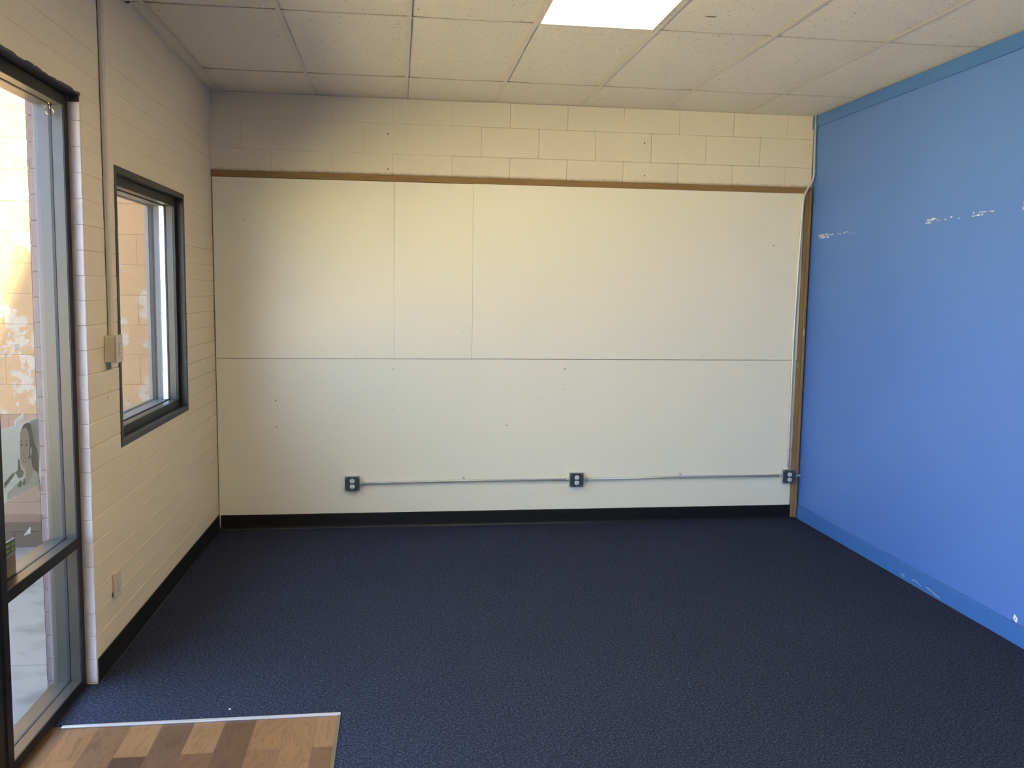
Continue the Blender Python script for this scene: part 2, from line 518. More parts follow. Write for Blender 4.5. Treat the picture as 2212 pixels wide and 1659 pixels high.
# dark void above the wall angle
# ------------------------------------------------------------------ light fixtures
def fixture(i, j, lab):
    xa, xb = xs[i], xs[i+1]; ya, yb = ys[j], ys[j+1]
    t = thing('ceiling_light', ((xa+xb)/2, (ya+yb)/2, H+.01), lab, 'ceiling light', 'recessed two by four ceiling lights')
    bm = new_bm()
    a, b, c, d = xa+.0135, xb-.0135, yb+.0135, ya-.0135     # inside the tees
    w = .012
    for q in ((a, a+w, c, d), (b-w, b, c, d), (a+w, b-w, c, c+w), (a+w, b-w, d-w+.008, d)):
        add_box(bm, *q, H-.0015, H+.012, .0012)
    # housing
    add_box(bm, a, b, c, d, H+.05, H+.056)
    for q in ((a, a+.002, c, d), (b-.002, b, c, d), (a, b, c, c+.002), (a, b, d-.002, d)):
        add_box(bm, *q, H+.012, H+.05)
    obj('frame', bm, MAT['fixture'], parent=t)
    bm = new_bm(); add_box(bm, a+w-.001, b-w+.001, c+w-.001, d-.004, H+.0005, H+.003)
    obj('diffuser', bm, MAT['lens'], parent=t)
    return t
fixture(4, 2, 'lit flat panel ceiling light at top of the picture, nearest the board-covered wall')
fixture(4, 4, 'lit panel ceiling light behind the first one')
fixture(4, 6, 'lit panel ceiling light farthest from the board-covered wall')

# ------------------------------------------------------------------ baseboards (black vinyl)
def cove(bm, fixed, lo, hi, axis, h):
    prof = [(0,0),(.009,0),(.0085,.002),(.006,.006),(.0045,.016),(.004,.03),(.004,h-.003),(.0025,h),(0,h)]
    n = 14
    rings = []
    for k in range(n+1):
        t = lo + (hi-lo)*k/n
        rings.append([bm.verts.new((t, fixed-d, z) if axis == 'x' else (fixed+d, t, z)) for d, z in prof])
    for a, b in zip(rings, rings[1:]):
        for i in range(len(prof)):
            j = (i+1) % len(prof); bm.faces.new((a[i], a[j], b[j], b[i]))
    bm.faces.new(rings[0]); bm.faces.new(rings[-1][::-1])
bm = new_bm(); cove(bm, -.0005, .017, 4.202, 'x', .106)
obj('baseboard_back', bm, MAT['black_base'], kind='structure')
bm = new_bm(); cove(bm, .0012, YE+.003, -.0005, 'y', .110)
obj('baseboard_left', bm, MAT['black_base'], kind='structure', left=True)

# ------------------------------------------------------------------ boards on the back wall
BT = 1.2085
def board(x0, x1, z0, z1, y0, y1, lab, holes=(), pale=(), corner=(), grp='white boards covering the back wall'):
    bm = new_bm()
    g = .0005 if z0 > 1 else .0001
    add_box(bm, x0+g, x1-g, y0, y1, z0, z1, g+.0001)
    for v in bm.verts:      # slightly sprung corners: (right?, top?, how far out)
        if v.co.y < (y0+y1)/2:
            for rt, tp, d in corner:
                if (v.co.x > (x0+x1)/2) == bool(rt) and (v.co.z > (z0+z1)/2) == bool(tp): v.co.y -= d
    for x, z in holes: add_cyl(bm, (x, y0-.0004, z), (0,1,0), .0038, .0006, 10, mi=1, smooth=False)
    for x, z in pale: add_cyl(bm, (x, y0-.0003, z), (0,1,0), .0032, .0005, 10, mi=2, smooth=False)
    return obj('wall_board', bm, [MAT['board'], MAT['hole'], MAT['pale_hole']], label=lab, cat='wall board', group=grp, loc=(x0, (y0+y1)/2, z0))
Z1 = 2.428
board(.006, 1.215, BT, Z1, -.0005, .010, 'white painted wall board in the upper row, touching the left block wall', [(.209, 2.148)], [(.954,1.222)], corner=((1,1,.002),))
board(1.215, 1.763, BT, Z1, -.0022, .010, 'narrow white wall board in the upper row with warm light streaks', [], [(1.60,2.40),(1.70,1.40)], corner=((0,1,-.0042),))
board(1.763, 4.196, BT+.001, Z1+.002, -.0012, .010, 'longest white wall board in the upper row, ending at the bare wood strip by the blue wall', [(3.974, 2.052)], [(2.9,2.33),(3.473,1.233),(2.02,1.90)])
board(.006, 2.430, .02, BT-.003, .0065, .0145, 'white wall board in the lower row holding the left outlet box', [(.398,.911),(.402,.729),(2.021,.728)],
      [(1.214,1.135),(1.206,1.135),(1.214,.988),(1.214,.846),(1.206,.846),(1.214,.73),(.527,1.182)])
board(2.4302, 4.196, .02, BT-.003, .0065, .0145, 'white wall board in the lower row behind the middle and right outlet boxes', [(2.438,1.138)],
      [(2.44,.987),(3.633,.982),(3.815,1.165)])
# backing furring strips, top ledge and the right-hand stud
bm = new_bm()
add_box(bm, -.002, 4.199, -.004, YC-.0015, Z1+.003, 2.472, .001)
obj('furring_strip', bm, MAT['furring_h'], label='long bare brown wood strip running along the top of the white boards', cat='wood strip', loc=(2.1, 0, 2.45))
bm = new_bm()
add_box(bm, 4.199, 4.226, -.006, YC-.0015, .014, 2.476, .0015)
add_box(bm, 4.227, 4.246, -.014, YC-.0015, .014, 2.476, .0015)
add_poly(bm, [(4.228,-.0145,1.395),(4.238,-.0145,1.385),(4.243,-.0145,1.40),(4.243,-.0145,1.45),(4.236,-.0145,1.452),(4.236,-.0145,1.438),(4.230,-.0145,1.43)], 1)
add_poly(bm, [(4.200,-.0065,1.150),(4.208,-.0065,1.150),(4.208,-.0065,1.190),(4.201,-.0065,1.195)], 1)
obj('wood_batten', bm, [MAT['furring'], MAT['pale_hole']], label='upright bare brown wood batten in the corner beside the blue wall', cat='wood batten', loc=(4.22, 0, .036))

# ------------------------------------------------------------------ electrical
def outlet_box(x, z, lab, proto=[None]):
    y = .0055   # face of the lower boards
    if proto[0] is None:
        X, Z = 0, 0
        t = thing('outlet_box', (x, y, z), lab, 'outlet', 'galvanised outlet boxes on the back wall')
        t.location = (0, 0, 0)
        bm = new_bm(); h = .0508
        add_box(bm, -h, h, -.036, 0, -h, h, .005, 2)
        add_cyl(bm, (-.02,-.018,h-.0005), (0,0,1), .009, .002, 16); add_cyl(bm, (.02,-.018,h-.0005), (0,0,1), .009, .002, 16)
        obj('box_body', bm, MAT['galv'], parent=t)
        bm = new_bm()
        # raised cover with clipped corners
        b = bmesh.new(); c = .019; o = h-.0005
        ring = [(-o+c,-o),(o-c,-o),(o-c,-o+.004),(o-.004,-o+c),(o,-o+c),(o,o-c),(o-.004,o-c),(o-c,o-.004),(o-c,o),(-o+c,o),(-o+c,o-.004),(-o+.004,o-c),(-o,o-c),(-o,-o+c),(-o+.004,-o+c),(-o+c,-o+.004)]
        n = len(ring)
        r0 = [b.verts.new((a, -.0385, q)) for a, q in ring]; r1 = [b.verts.new((a*.965, -.0455, q*.965)) for a, q in ring]
        for k in range(n): b.faces.new((r0[k], r0[(k+1)%n], r1[(k+1)%n], r1[k]))
        b.faces.new(r1)
        merge(bm, b)
        add_box(bm, -h, h, -.0388, -.0362, -h, h, .001)
        cv = obj('cover_plate', bm, MAT['cover'], parent=t)
        for sx in (-1, 1):
            for sz in (-1, 1):
                bm = new_bm(); add_cyl(bm, (sx*.0425, -.0405, sz*.0425), (0,1,0), .0042, .0036, 14, bev=.0008)
                add_box(bm, sx*.0425-.0034, sx*.0425+.0034, -.0425, -.0420, sz*.0425-.0005, sz*.0425+.0005, mi=1)
                obj('screw', bm, [MAT['galv'], MAT['slot']], parent=cv)
        for sz in (-1, 1):
            bm = new_bm(); add_cyl(bm, (0, -.0460, sz*.039), (0,1,0), .0022, .0016, 12)
            obj('screw', bm, MAT['outlet_white'], parent=cv)
        for sz in (-1, 1):
            zc = sz*.0195
            bm = new_bm(); b = bmesh.new(); R_ = .0168; fl = .0140
            pts = []
            for k in range(40):
                a = 2*PI*k/40; px, pz = R_*math.cos(a), R_*math.sin(a)
                pz = max(-fl, min(fl, pz)); pts.append((px, pz + zc))
            q0 = [b.verts.new((a, -.0450, c_)) for a, c_ in pts]; q1 = [b.verts.new((a, -.0474, c_)) for a, c_ in pts]
            q2 = [b.verts.new((a*.95, -.0482, zc+(c_-zc)*.95)) for a, c_ in pts]
            for k in range(40):
                b.faces.new((q0[k], q0[(k+1)%40], q1[(k+1)%40], q1[k])); b.faces.new((q1[k], q1[(k+1)%40], q2[(k+1)%40], q2[k]))
            b.faces.new(q2); merge(bm, b)
            rc = obj('receptacle', bm, MAT['outlet_white'], parent=t)
            for dx, hh in ((-.0062, .0042), (.0062, .0034)):
                bm = new_bm(); add_box(bm, dx-.0010, dx+.0010, -.0485, -.0481, zc+.0025-hh, zc+.0025+hh)
                obj('slot', bm, MAT['slot'], parent=rc)
            bm = new_bm(); add_cyl(bm, (0, -.0483, zc-.0080), (0,1,0), .0025, .0004, 14)
            obj('ground_hole', bm, MAT['slot'], parent=rc)
        proto[0] = t
    else:
        t = copy_tree(proto[0])
    t.location = (x, y, z); t['label'] = lab; t['group'] = 'galvanised outlet boxes on the back wall'
    return t
outlet_box(.922, .325, 'grey metal outlet box at the left end of the conduit run')
outlet_box(2.535, .328, 'grey metal outlet box in the middle of the conduit run')
outlet_box(4.167, .328, 'grey metal outlet box by the blue wall, fed by the upright conduit')

RC = .0088
def connector(bm, c, axis, L=.022):
    add_cyl(bm, c, axis, .0125, L, 20, bev=.001)
    add_cyl(bm, Vector(c) + Vector((0,-.0135,0)), (0,1,0), .003, .006, 10)
def conduit(pts, lab, conns=(), straps=(), joints=()):
    mid = Vector(pts[0])
    t = thing('conduit', pts[0], lab, 'conduit', None)
    bm = new_bm(); add_tube(bm, fillet(pts, .05, 8) if len(pts) > 2 else pts, RC, 18)
    obj('pipe', bm, MAT['galv'], parent=t)
    for c, ax in conns:
        bm = new_bm(); connector(bm, c, ax); obj('connector', bm, MAT['galv'], parent=t)
    for (x, z, horiz) in straps:
        bm = new_bm(); n = 14; w = .008
        a0 = []
        for k in range(n+1):
            a = PI*k/n
            if horiz: c = lambda r: (0, -r*math.sin(a), r*math.cos(a))
            else: c = lambda r: (r*math.cos(a), -r*math.sin(a), 0)
            a0.append((c(RC+.0006), c(RC+.0020)))
        yb = pts[0][1]
        for (i0, o0), (i1, o1) in zip(a0, a0[1:]):
            d = Vector((w,0,0)) if horiz else Vector((0,0,w))
            P = Vector((x, yb, z))
            add_poly(bm, [P+Vector(o0)-d, P+Vector(o0)+d, P+Vector(o1)+d, P+Vector(o1)-d])
            add_poly(bm, [P+Vector(o0)-d, P+Vector(i0)-d, P+Vector(i1)-d, P+Vector(o1)-d]); add_poly(bm, [P+Vector(o0)+d, P+Vector(i0)+d, P+Vector(i1)+d, P+Vector(o1)+d])
        if horiz:
            add_box(bm, x-w, x+w, .0, .0068, z+RC, z+RC+.018); add_cyl(bm, (x, -.002, z+RC+.011), (0,1,0), .0045, .005, 12, bev=.001)
        else:
            add_box(bm, x+RC, x+RC+.018, -.012, .0068, z-w, z+w); add_cyl(bm, (x+RC+.011, -.014, z), (0,1,0), .0045, .005, 12, bev=.001)
        obj('strap', bm, MAT['galv'], parent=t)
    return t
YP = -.0125
conduit([(.985, YP, .322), (1.25, YP, .3255), (1.712, YP, .330), (2.472, YP, .3275)], 'thin horizontal metal conduit between the left and middle outlet boxes',
        conns=[((.984, YP, .322), (1,0,0)), ((2.474, YP, .3275), (1,0,0)), ((1.204, YP, .3249), (1,0,0))], straps=[(1.712, .3295, True)])
conduit([(2.598, YP, .3275), (3.329, YP, .335), (4.104, YP, .3345)], 'thin horizontal metal conduit between the middle and right outlet boxes',
        conns=[((2.597, YP, .3275), (1,0,0)), ((4.105, YP, .3345), (1,0,0))], straps=[(3.329, .3345, True)])
conduit([(4.220, YP, .330), (W+.01, YP, .336)], 'short metal conduit stub from the right outlet box into the blue wall', conns=[((4.229, YP, .3305), (1,0,0))])
conduit([(4.2495, YP+.004, H+.02), (4.2495, YP, 2.70), (4.249, YP-.013, 2.535), (4.176, YP-.013, 2.415), (4.166, YP-.004, 1.954), (4.157, YP-.003, 1.409), (4.160, YP-.004, .528), (4.163, YP-.004, .392)],
        'upright metal conduit with an offset bend rising to the ceiling beside the blue wall', conns=[((4.163, YP, .390), (0,0,1))], straps=[(4.160, .530, False)])

# ------------------------------------------------------------------ left wall fittings
# surface raceway from ceiling to box
bm = new_bm()
segs = [(-2.168, H-.001), (-2.150, 1.482)]
def ysl(z): return -2.150 + (-2.171+2.150)*(z-1.482)/(2.87-1.482)
zs_ = [1.482 + (H-.001-1.482)*k/8 for k in range(9)]
pr = [(0, 0), (.013, .002), (.016, .008), (.016, .028), (.013, .034), (0, .036)]
rings = [[bm.verts.new((d+.0012, ysl(z)+w_, z)) for d, w_ in pr] for z in zs_]
for a, b in zip(rings, rings[1:]):
    for i in range(len(pr)): bm.faces.new((a[i], a[(i+1)%6], b[(i+1)%6], b[i]))
bm.faces.new(rings[0]); bm.faces.new(rings[-1][::-1])
P0 = warp((0, -2.13, 1.42))
rw = thing('cable_raceway', tuple(P0 + Vector((0,0,.06))), 'cream painted cable raceway rising from the switch box to the ceiling', 'cable raceway')
obj('channel', bm, MAT['ivory'], parent=rw, left=True)
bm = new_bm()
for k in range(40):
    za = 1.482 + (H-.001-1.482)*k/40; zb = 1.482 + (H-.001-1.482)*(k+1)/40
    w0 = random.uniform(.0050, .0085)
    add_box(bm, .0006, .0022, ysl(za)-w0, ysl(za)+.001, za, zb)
obj('gap_shade_strip', bm, MAT['gap_shade'], parent=rw, left=True)  # shadow gap beside the channel, painted as a thin brown strip
# surface box with a duplex face
sb = thing('surface_outlet_box', tuple(P0), 'cream painted surface outlet box beside the small window', 'outlet')
bm = new_bm(); add_box(bm, .0008, .046, -2.205, -2.129, 1.365, 1.480, .004, 2)
obj('box_body', bm, MAT['ivory'], parent=sb, left=True)
bm = new_bm(); add_box(bm, .0462, .0530, -2.209, -2.125, 1.362, 1.483, .003, 2)
fp = obj('face_plate', bm, MAT['ivory'], parent=sb, left=True)
for zc in (1.443, 1.402):
    bm = new_bm(); add_cyl(bm, (.0545, -2.167, zc), (1,0,0), .0165, .004, 24, bev=.001)
    rc = obj('receptacle', bm, MAT['ivory'], parent=sb, left=True)
    bm = new_bm(); add_box(bm, .0562, .0568, -2.174, -2.172, zc-.002, zc+.006); obj('slot', bm, MAT['slot'], parent=rc, left=True)
    bm = new_bm(); add_box(bm, .0562, .0568, -2.162, -2.160, zc-.002, zc+.006); obj('slot', bm, MAT['slot'], parent=rc, left=True)
# bare patch and screw mark
bm = new_bm()
add_poly(bm, [(.0012,-2.186,1.360),(.0012,-2.125,1.360),(.0012,-2.122,1.333),(.0012,-2.176,1.330)])
obj('bare_patch', bm, MAT['grey_patch'], parent=wl, left=True)
bm = new_bm()
add_poly(bm, [(.0012,-2.1845,1.213),(.0012,-2.1815,1.213),(.0012,-2.1805,1.193),(.0012,-2.1835,1.193)])
add_poly(bm, [(.0012,-2.188,1.214),(.0012,-2.1815,1.214),(.0012,-2.1815,1.211),(.0012,-2.188,1.211)])
for k in range(8):   # knocked-out plaster bits at the window's near edge
    z = 1.03 + k*.1016
    add_poly(bm, [(.0012,-2.0215,z-.006),(.0012,-2.013,z-.006),(.0012,-2.013,z+.006),(.0012,-2.020,z+.004)])
obj('chip_marks', bm, MAT['hole'], parent=wl, left=True)
# low outlet
lo = thing('wall_outlet', tuple(warp((0, -2.14, .30))), 'painted-over wall outlet low on the left block wall', 'outlet')
bm = new_bm(); add_box(bm, .0008, .013, -2.188, -2.108, .296, .414, .003, 2)
obj('face_plate', bm, MAT['ivory'], parent=lo, left=True)
for zc in (.375, .337):
    bm = new_bm(); add_cyl(bm, (.0143, -2.148, zc), (1,0,0), .0165, .003, 24, bev=.001)
    obj('receptacle', bm, MAT['ivory'], parent=lo, left=True)
bm = new_bm(); add_poly(bm, [(.0014,-2.206,.318),(.0014,-2.189,.308),(.0014,-2.189,.336)])
obj('broken_gap', bm, MAT['hole'], parent=lo, left=True)

# ------------------------------------------------------------------ window frames
def rect_frame(bm, y0, y1, z0, z1, w, x0, x1, bev=.0008, mi=0):
    """four bars of width w round the rectangle, x0..x1 deep"""
    add_box(bm, x0, x1, y0, y1, z1-w, z1, bev, mi=mi); add_box(bm, x0, x1, y0, y1, z0, z0+w, bev, mi=mi)
    add_box(bm, x0, x1, y0, y0+w, z0+w, z1-w, bev, mi=mi); add_box(bm, x0, x1, y1-w, y1, z0+w, z1-w, bev, mi=mi)

# small window
w1 = thing('window_1', tuple(warp((-.08, -1.39, .96))), '', '', kind='structure')
bm = new_bm()
rect_frame(bm, -2.014, -.767, .956, 2.229, .030, -.034, .003, .0015)
obj('painted_lining', bm, MAT['frame_paint'], parent=w1, left=True)
bm = new_bm()
rect_frame(bm, -2.014, -.767, .956, 2.229, .075, -.046, -.0345)
obj('inner_frame', bm, MAT['frame_dark'], parent=w1, left=True)
bm = new_bm()
rect_frame(bm, -2.014, -.767, .956, 2.229, .075, -.084, -.0465)
obj('glazing_frame', bm, MAT['frame_alu'], parent=w1, left=True)
bm = new_bm()
rect_frame(bm, -2.012, -.769, .958, 2.227, .0775, -.093, -.0845, 0)
obj('gasket', bm, MAT['gasket'], parent=w1, left=True)
bm = new_bm(); add_box(bm, -.0905, -.0865, -1.940, -.842, 1.031, 2.154)
obj('pane', bm, MAT['glass'], parent=w1, left=True)
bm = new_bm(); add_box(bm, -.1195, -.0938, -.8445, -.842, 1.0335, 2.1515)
obj('outer_stop', bm, MAT['sunlit_stop'], parent=w1, left=True)
bm = new_bm(); rect_frame(bm, -2.012, -.769, .958, 2.227, .075, -.150, -.0937)
rect_frame(bm, -2.012, -.769, .958, 2.227, .075, -.200, -.180)
obj('outer_frame', bm, MAT['grey_alu'], parent=w1, left=True)
bm = new_bm(); rect_frame(bm, -2.012, -.769, .958, 2.227, .070, -.180, -.150)
obj('outer_groove', bm, MAT['frame_dark'], parent=w1, left=True)

# shop window beside the door
FX0, FX1 = -.158, -.045
Y0, Y1 = -3.135, YE - .008
FW = .045
def bars(bm, x0, x1, w, bev=.0008, y0=Y0, y1=Y1, rail=True, grow=0.0):
    add_box(bm, x0, x1, y0, y0+w, 0, 2.438, bev); add_box(bm, x0, x1, y1-w, y1, 0, 2.438, bev)
    add_box(bm, x0, x1, y0+w, y1-w, 2.438-w, 2.438, bev); add_box(bm, x0, x1, y0+w, y1-w, 0.0, w-.003, bev)
    if rail: add_box(bm, x0, x1, y0+w, y1-w, .614-grow, .657+grow, bev)
w2 = thing('window_2', tuple(warp((-.1, -2.77, 0))), '', '', kind='structure')
bm = new_bm(); bars(bm, -.049, FX1, FW); obj('inner_face', bm, MAT['frame_dark'], parent=w2, left=True)
bm = new_bm(); bars(bm, -.0905, -.0495, FW); obj('inner_frame', bm, MAT['frame_alu'], parent=w2, left=True)
bm = new_bm(); bars(bm, -.1005, -.091, FW+.002, 0, grow=.002); obj('gasket', bm, MAT['gasket'], parent=w2, left=True)
bm = new_bm(); bars(bm, FX0, -.101, FW); obj('outer_frame', bm, MAT['frame_alu'], parent=w2, left=True)
bm = new_bm(); add_box(bm, -.098, -.093, Y0+FW, Y1-FW, .657, 2.395); obj('upper_pane', bm, MAT['glass'], parent=w2, left=True)
bm = new_bm(); add_box(bm, -.098, -.093, Y0+FW, Y1-FW, .042, .614); obj('lower_pane', bm, MAT['glass'], parent=w2, left=True)

# glass entrance door next to it, mostly out of the picture
d1 = thing('door_1', tuple(warp((-.1, -3.6, 0))), '', '', kind='structure')
YD0, YD1 = -4.10, -3.140
bm = new_bm()
add_box(bm, -.098, -.050, YD1-.10, YD1, .006, 2.40, .002); add_box(bm, -.098, -.050, YD0, YD0+.10, .006, 2.40, .002)
add_box(bm, -.098, -.050, YD0+.10, YD1-.10, 2.30, 2.40, .002); add_box(bm, -.098, -.050, YD0+.10, YD1-.10, .006, .26, .002)
obj('door_leaf', bm, MAT['frame_dark'], parent=d1, left=True)
bm = new_bm(); add_box(bm, -.077, -.071, YD0+.10, YD1-.10, .26, 2.30); obj('pane', bm, MAT['glass'], parent=d1, left=True)
bm = new_bm(); add_box(bm, -.158, -.045, YD0, YD1, 2.402, 2.438, .001); obj('door_head', bm, MAT['frame_dark'], parent=d1, left=True)
# the rest of the shop front behind the camera
w3 = thing('window_3', tuple(warp((-.1, -6.3, 0))), '', '', kind='structure')
yy = -4.105
n3 = 4; step = (8.6-4.105)/n3
for k in range(n3):
    ya = yy - step*(k+1); yb = yy - step*k
    bm = new_bm(); bars(bm, -.155, -.045, FW, .001, y0=ya+.0005, y1=yb-.0005, rail=False); obj('mullion_frame', bm, MAT['frame_dark'], parent=w3, left=True)
    bm = new_bm(); add_box(bm, -.102, -.096, ya+FW, yb-FW, .042, 2.393); obj('pane', bm, MAT['glass'], parent=w3, left=True)

# cup hook in the window head
hk = thing('cup_hook', tuple(warp((-.088, -2.470, 2.39))), 'small brass cup hook screwed into the top corner of the shop window frame', 'hook')
pts = [(-.084, -2.480, 2.393), (-.084, -2.480, 2.374)]
for k in range(15):
    a = math.radians(80 - k*19)
    pts.append((-.084 - .0 + .013*math.cos(a)*.9, -2.480 + .004*math.cos(a), 2.361 + .013*math.sin(a)))
bm = new_bm(); add_tube(bm, pts, .0016, 10); obj('hook_wire', bm, MAT['brass'], parent=hk, left=True)
bm = new_bm(); add_cyl(bm, (-.084, -2.480, 2.3915), (0,0,1), .005, .002, 16); obj('collar', bm, MAT['brass'], parent=hk, left=True)

# ------------------------------------------------------------------ things stuck to the outside of the glass
XG = -.1012
def sheet(bm, pts, x=XG, t=.0004, mi=0):
    n = len(pts)
    a = [bm.verts.new((x, y, z)) for y, z in pts]; b = [bm.verts.new((x-t, y, z)) for y, z in pts]
    for f in (a, b[::-1]): bm.faces.new(f).material_index = mi
    for k in range(n): bm.faces.new((a[k], b[k], b[(k+1)%n], a[(k+1)%n])).material_index = mi
cols = [('poster_paper', (212,214,212)), ('poster_hair', (104,98,92)), ('poster_skin', (222,213,200)), ('poster_blouse', (232,234,232)), ('poster_green', (150,162,128)),
        ('poster_eye', (112,104,100)), ('poster_lip', (178,140,130)), ('poster_tooth', (232,230,226)), ('poster_slate', (136,140,142)), ('poster_sky', (178,190,186))]
pm = []
for n, c in cols:
    m = M(n); m.b.inputs['Base Color'].default_value = srgb(*c); m.b.inputs['Roughness'].default_value = .6
    tl = m.n('ShaderNodeBsdfTranslucent'); tl.inputs[0].default_value = srgb(*c)
    mx = m.n('ShaderNodeMixShader'); mx.inputs[0].default_value = .26
    m.l(m.b.outputs[0], mx.inputs[1]); m.l(tl.outputs[0], mx.inputs[2]); m.l(mx.outputs[0], m.nt.nodes['Material Output'].inputs[0])
    pm.append(m.m)
po = thing('poster', tuple(warp((XG, -2.82, .94))), 'poster of a smiling dark-haired woman in white with green leaves taped to the shop window', 'poster')
PYa, PYb, PZa, PZb = -3.08, -2.645, .934, 1.192
def U(u, v):  # u: 0..1 from the visible left part (y=-2.97) to the right edge, v: 0 bottom..1 top
    return (-2.975 + (PYb+2.975)*u, PZa + (PZb-PZa)*v)
bm = new_bm(); sheet(bm, [(PYa, PZa), (PYb, PZa), (PYb, PZb), (PYa, PZb)]); obj('paper', bm, pm[0], parent=po, left=True)
dx = .0006
def art(name, layer, mi, pts):
    bm = new_bm(); sheet(bm, [U(*p) for p in pts], XG + dx*layer*.5 + .0003, .0002); return obj(name, bm, pm[mi], parent=po, left=True)
art('backdrop_print', 1, 9, [(.76,.36),(.985,.36),(.985,.99),(.74,.99)])
art('hair_print', 2, 1, [(.50,.60),(.47,.74),(.50,.88),(.58,.97),(.68,.985),(.76,.95),(.80,.82),(.85,.64),(.93,.50),(.95,.34),(.94,.16),(.95,.02),(.90,.02),(.80,.14),(.74,.26),(.70,.36),(.66,.5)])
art('neck_print', 3, 2, [(.58,.10),(.58,.42),(.74,.46),(.76,.32),(.84,.22),(.80,.08)])
art('blouse_print', 4, 3, [(.10,.02),(.50,.0),(.93,.01),(.93,.14),(.86,.22),(.78,.25),(.70,.14),(.60,.08),(.40,.18),(.12,.12)])
face = [(.46+.0,.66),(.47,.80),(.52,.90),(.60,.93),(.67,.88),(.71,.76),(.71,.62),(.68,.50),(.63,.40),(.57,.345),(.51,.36),(.475,.44),(.46,.54)]
art('face_print', 5, 2, face)
art('ear_print', 6, 2, [(.72,.60),(.77,.60),(.76,.52),(.73,.47),(.71,.50)])
for (u, v) in ((.505,.69),(.625,.665)):
    art('eye_print', 7, 5, [(u-.026,v),(u-.012,v+.018),(u+.012,v+.018),(u+.028,v),(u+.012,v-.016),(u-.012,v-.016)])
    art('eyebrow_print', 7, 5, [(u-.03,v+.052),(u,v+.07),(u+.032,v+.056),(u+.03,v+.048),(u,v+.058),(u-.03,v+.044)])
art('nose_print', 7, 6, [(.545,.60),(.535,.545),(.55,.53),(.575,.535),(.56,.55)])
art('mouth_print', 7, 6, [(.515,.475),(.54,.485),(.58,.485),(.615,.475),(.60,.44),(.565,.422),(.53,.437)])
art('teeth_print', 8, 7, [(.525,.472),(.56,.476),(.605,.470),(.59,.45),(.56,.44),(.535,.452)])
art('leaf_print', 8, 4, [(.40,.52),(.43,.50),(.46,.36),(.54,.30),(.50,.24),(.40,.24),(.34,.32),(.30,.345),(.38,.36)])
art('leaf_print', 8, 4, [(.36,.135),(.42,.20),(.47,.19),(.47,.12),(.42,.10)])
art('leaf_print', 8, 4, [(.49,.13),(.52,.21),(.56,.20),(.57,.13),(.53,.10)])
art('slate_print', 8, 8, [(.05,.20),(.05,.275),(.27,.36),(.30,.33),(.27,.30)])
def scrap(pts, lab, mi='white_tape', x=XG, nm='tape_scrap', cat='tape', grp=None):
    bm = new_bm(); sheet(bm, pts, x); c = warp((x, pts[0][0], pts[0][1]))
    return obj(nm, bm, MAT[mi], label=lab, cat=cat, group=grp, left=True, loc=None)
scrap([(-2.852,1.187),(-2.780,1.207),(-2.780,1.227),(-2.852,1.207)], 'white tape strip holding the top edge of the poster', x=XG+.0012)
G = 'tape scraps on the shop window glass'
scrap([(-2.812,.774),(-2.757,.791),(-2.757,.766)], 'white triangular tape scrap on the glass below the poster', grp=G)
scrap([(-2.838,1.462),(-2.782,1.463),(-2.778,1.485),(-2.834,1.483)], 'white rectangular tape scrap high on the shop window glass', grp=G)
scrap([(-2.872,1.512),(-2.860,1.508),(-2.852,1.517),(-2.860,1.528),(-2.871,1.524)], 'round pale tape scrap above the rectangular one on the glass', grp=G)
scrap([(-2.832,1.262),(-2.815,1.256),(-2.806,1.268),(-2.822,1.276)], 'small square tape scrap just above the poster', grp=G)
# carton with printed label standing outside
MAT['carton'] = None
def carton_mat():
    m = M('striped_carton')
    p = m.xyz(); w = m.math('FRACT', m.math('MULTIPLY', p[2], 95))
    return m.set(m.mix(m.math('GREATER_THAN', w, .62), srgb(168, 134, 104), srgb(126, 100, 78)), .8)
MAT['carton'] = carton_mat()
MAT['label_green'] = flat('green_label', srgb(78, 98, 92), .6)
MAT['label_yellow'] = flat('yellow_marks', srgb(168, 160, 70), .6)
MAT['label_pale'] = flat('pale_label', srgb(150, 156, 150), .6)
# it leans on the outside of the frame, parallel to the glass
ct = thing('striped_sign', tuple(warp((XG, -2.95, .66))), 'small striped brown sign with green and yellow heading in the corner of the shop window', 'sign')
bm = new_bm(); add_box(bm, XG-.004, XG, -3.0875, -2.889, .658, .789); obj('board', bm, MAT['carton'], parent=ct, left=True)
bm = new_bm(); sheet(bm, [(-3.088,.739),(-2.889,.739),(-2.889,.789),(-3.088,.789)], XG+.0006); hd = obj('heading', bm, MAT['label_green'], parent=ct, left=True)
bm = new_bm(); sheet(bm, [(-3.088,.733),(-2.889,.733),(-2.889,.742),(-3.088,.742)], XG+.0010); obj('lower_band', bm, MAT['label_pale'], parent=ct, left=True)
for (ya, yb, za, zb) in ((-2.968,-2.935,.768,.780),(-2.928,-2.897,.766,.779),(-2.966,-2.936,.750,.762),(-2.926,-2.896,.749,.760)):
    bm = new_bm(); sheet(bm, [(ya,za+.002),(ya+.01,za),(yb-.006,za),(yb,za+.004),(yb-.003,zb-.002),(ya+.012,zb),(ya+.002,zb-.003)], XG+.0016); obj('yellow_mark', bm, MAT['label_yellow'], parent=hd, left=True)

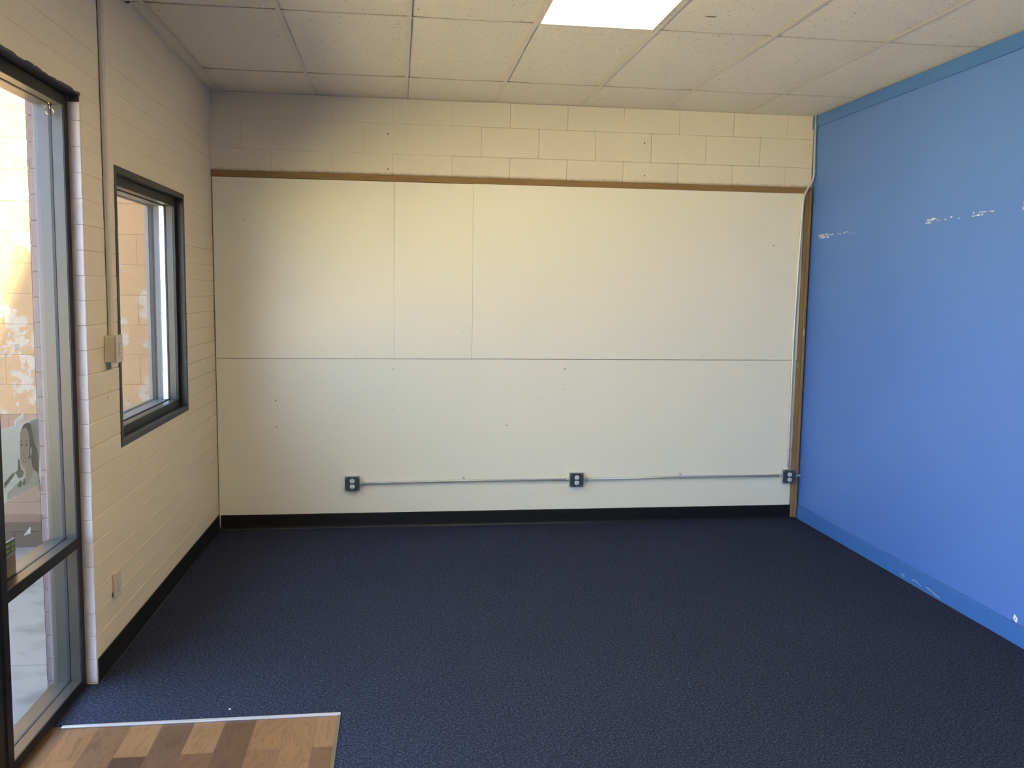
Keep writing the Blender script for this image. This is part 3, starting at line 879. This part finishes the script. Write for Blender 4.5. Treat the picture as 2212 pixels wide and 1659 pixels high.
# diamond shaped paper scrap on the blue wall
bm = new_bm()
dxx = W-.0012
sc = [(dxx,-2.382,.100),(dxx,-2.350,.123),(dxx,-2.362,.150),(dxx,-2.396,.128)]
b = bmesh.new(); a = [b.verts.new(p) for p in sc]; c = [b.verts.new((p[0]+.0007, p[1], p[2])) for p in sc]
b.faces.new(a); b.faces.new(c[::-1])
for k in range(4): b.faces.new((a[k], c[k], c[(k+1)%4], a[(k+1)%4]))
merge(bm, b)
cy, cz = -2.3725, .1253
add_poly(bm, [(dxx-.0003, cy-.007, cz-.003), (dxx-.0003, cy+.004, cz-.008), (dxx-.0003, cy+.008, cz+.003), (dxx-.0003, cy-.003, cz+.008)], 1)
for v in bm.verts: v.co.y = -2.372 + (v.co.y+2.372)*.72; v.co.z = .122 + (v.co.z-.125)*.85
obj('paper_scrap', bm, [MAT['white_tape'], MAT['pale_hole']], label='small white diamond paper scrap on the blue wall above the skirting', cat='paper')
# paint chip on the carpet by the threshold strip
bm = new_bm()
add_poly(bm, [(.563,-2.697,.003),(.569,-2.699,.001),(.571,-2.692,.001),(.566,-2.690,.004)]); add_poly(bm, [(.566,-2.690,.004),(.571,-2.692,.001),(.570,-2.686,.001),(.567,-2.686,.001)])
obj('paint_flake', bm, MAT['white_tape'], label='tiny white flake on the carpet behind the metal strip', cat='flake')

# ------------------------------------------------------------------ outside
bm = new_bm()
for (xa, xb, ya, yb) in ((-2.3,-.205,-1.085,-.3),(-2.3,-.205,-2.165,-1.092),(-2.3,-.205,-3.9,-2.172),(-2.3,-.205,-6.3,-3.907),(-2.3,-.205,-10.5,-6.307)):
    add_box(bm, xa, xb, ya, yb, -.12, -.004, .003)
add_box(bm, -2.3, -.205, -10.5, -.3, -.14, -.010)
add_box(bm, -.205, -.158, YF, YE, -.14, -.004)
obj('sidewalk', bm, MAT['slab'], kind='structure')
bm = new_bm(); add_box(bm, -30, -2.305, -30, 12, -.25, -.13)
obj('pavement', bm, MAT['asphalt'], kind='structure')
bm = new_bm()
for r in range(0, 17):
    z0 = -.09 + r*.1915; z1 = z0 + .1915
    sh = 0 if r % 2 else .2032
    for k in range(0, 9):
        xb = -.2035 - k*.4064 + sh; xa = xb - .4064
        xb = min(xb, -.2035); xa = max(xa, -3.2)
        if xb - xa < .02: continue
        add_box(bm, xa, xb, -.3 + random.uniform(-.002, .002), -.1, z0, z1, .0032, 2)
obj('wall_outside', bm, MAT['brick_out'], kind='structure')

# ------------------------------------------------------------------ light
wd = bpy.data.worlds.new('sky'); S.world = wd; wd.use_nodes = True
bg = wd.node_tree.nodes['Background']
bg.inputs[0].default_value = (.50, .67, 1.0, 1); bg.inputs[1].default_value = 12.5
sun = bpy.data.lights.new('sun', 'SUN'); sun.energy = 118; sun.angle = math.radians(3); sun.color = (1, .83, .45)
so = bpy.data.objects.new('sun', sun); C.objects.link(so)
so.rotation_euler = Vector((-.45, 1.4, -1.0)).to_track_quat('-Z', 'Y').to_euler()

# ------------------------------------------------------------------ camera
cam = bpy.data.cameras.new('camera'); co = bpy.data.objects.new('camera', cam); C.objects.link(co); S.camera = co
yaw, pitch, roll = -0.13097880823597666, -0.10782329229078973, 0.014134773994234184
f = Vector((-math.sin(yaw)*math.cos(pitch), math.cos(yaw)*math.cos(pitch), math.sin(pitch)))
r = Vector((math.cos(yaw), math.sin(yaw), 0)); u = r.cross(f)
rr = r*math.cos(roll) + u*math.sin(roll); uu = -r*math.sin(roll) + u*math.cos(roll)
mat = Matrix((rr, uu, -f)).transposed().to_4x4(); mat.translation = Vector((1.2399, -6.1751, 1.7030))
co.matrix_world = mat
cam.sensor_fit = 'HORIZONTAL'; cam.sensor_width = 36; cam.lens = 1886.06/2212*36; cam.clip_start = .02; cam.clip_end = 200

S.view_settings.view_transform = 'Standard'; S.view_settings.look = 'None'; S.view_settings.gamma = 1; S.view_settings.exposure = 0
S.view_settings.use_curve_mapping = False
S.cycles.use_denoising = True
S.cycles.max_bounces = 12; S.cycles.diffuse_bounces = 8; S.cycles.transparent_max_bounces = 16
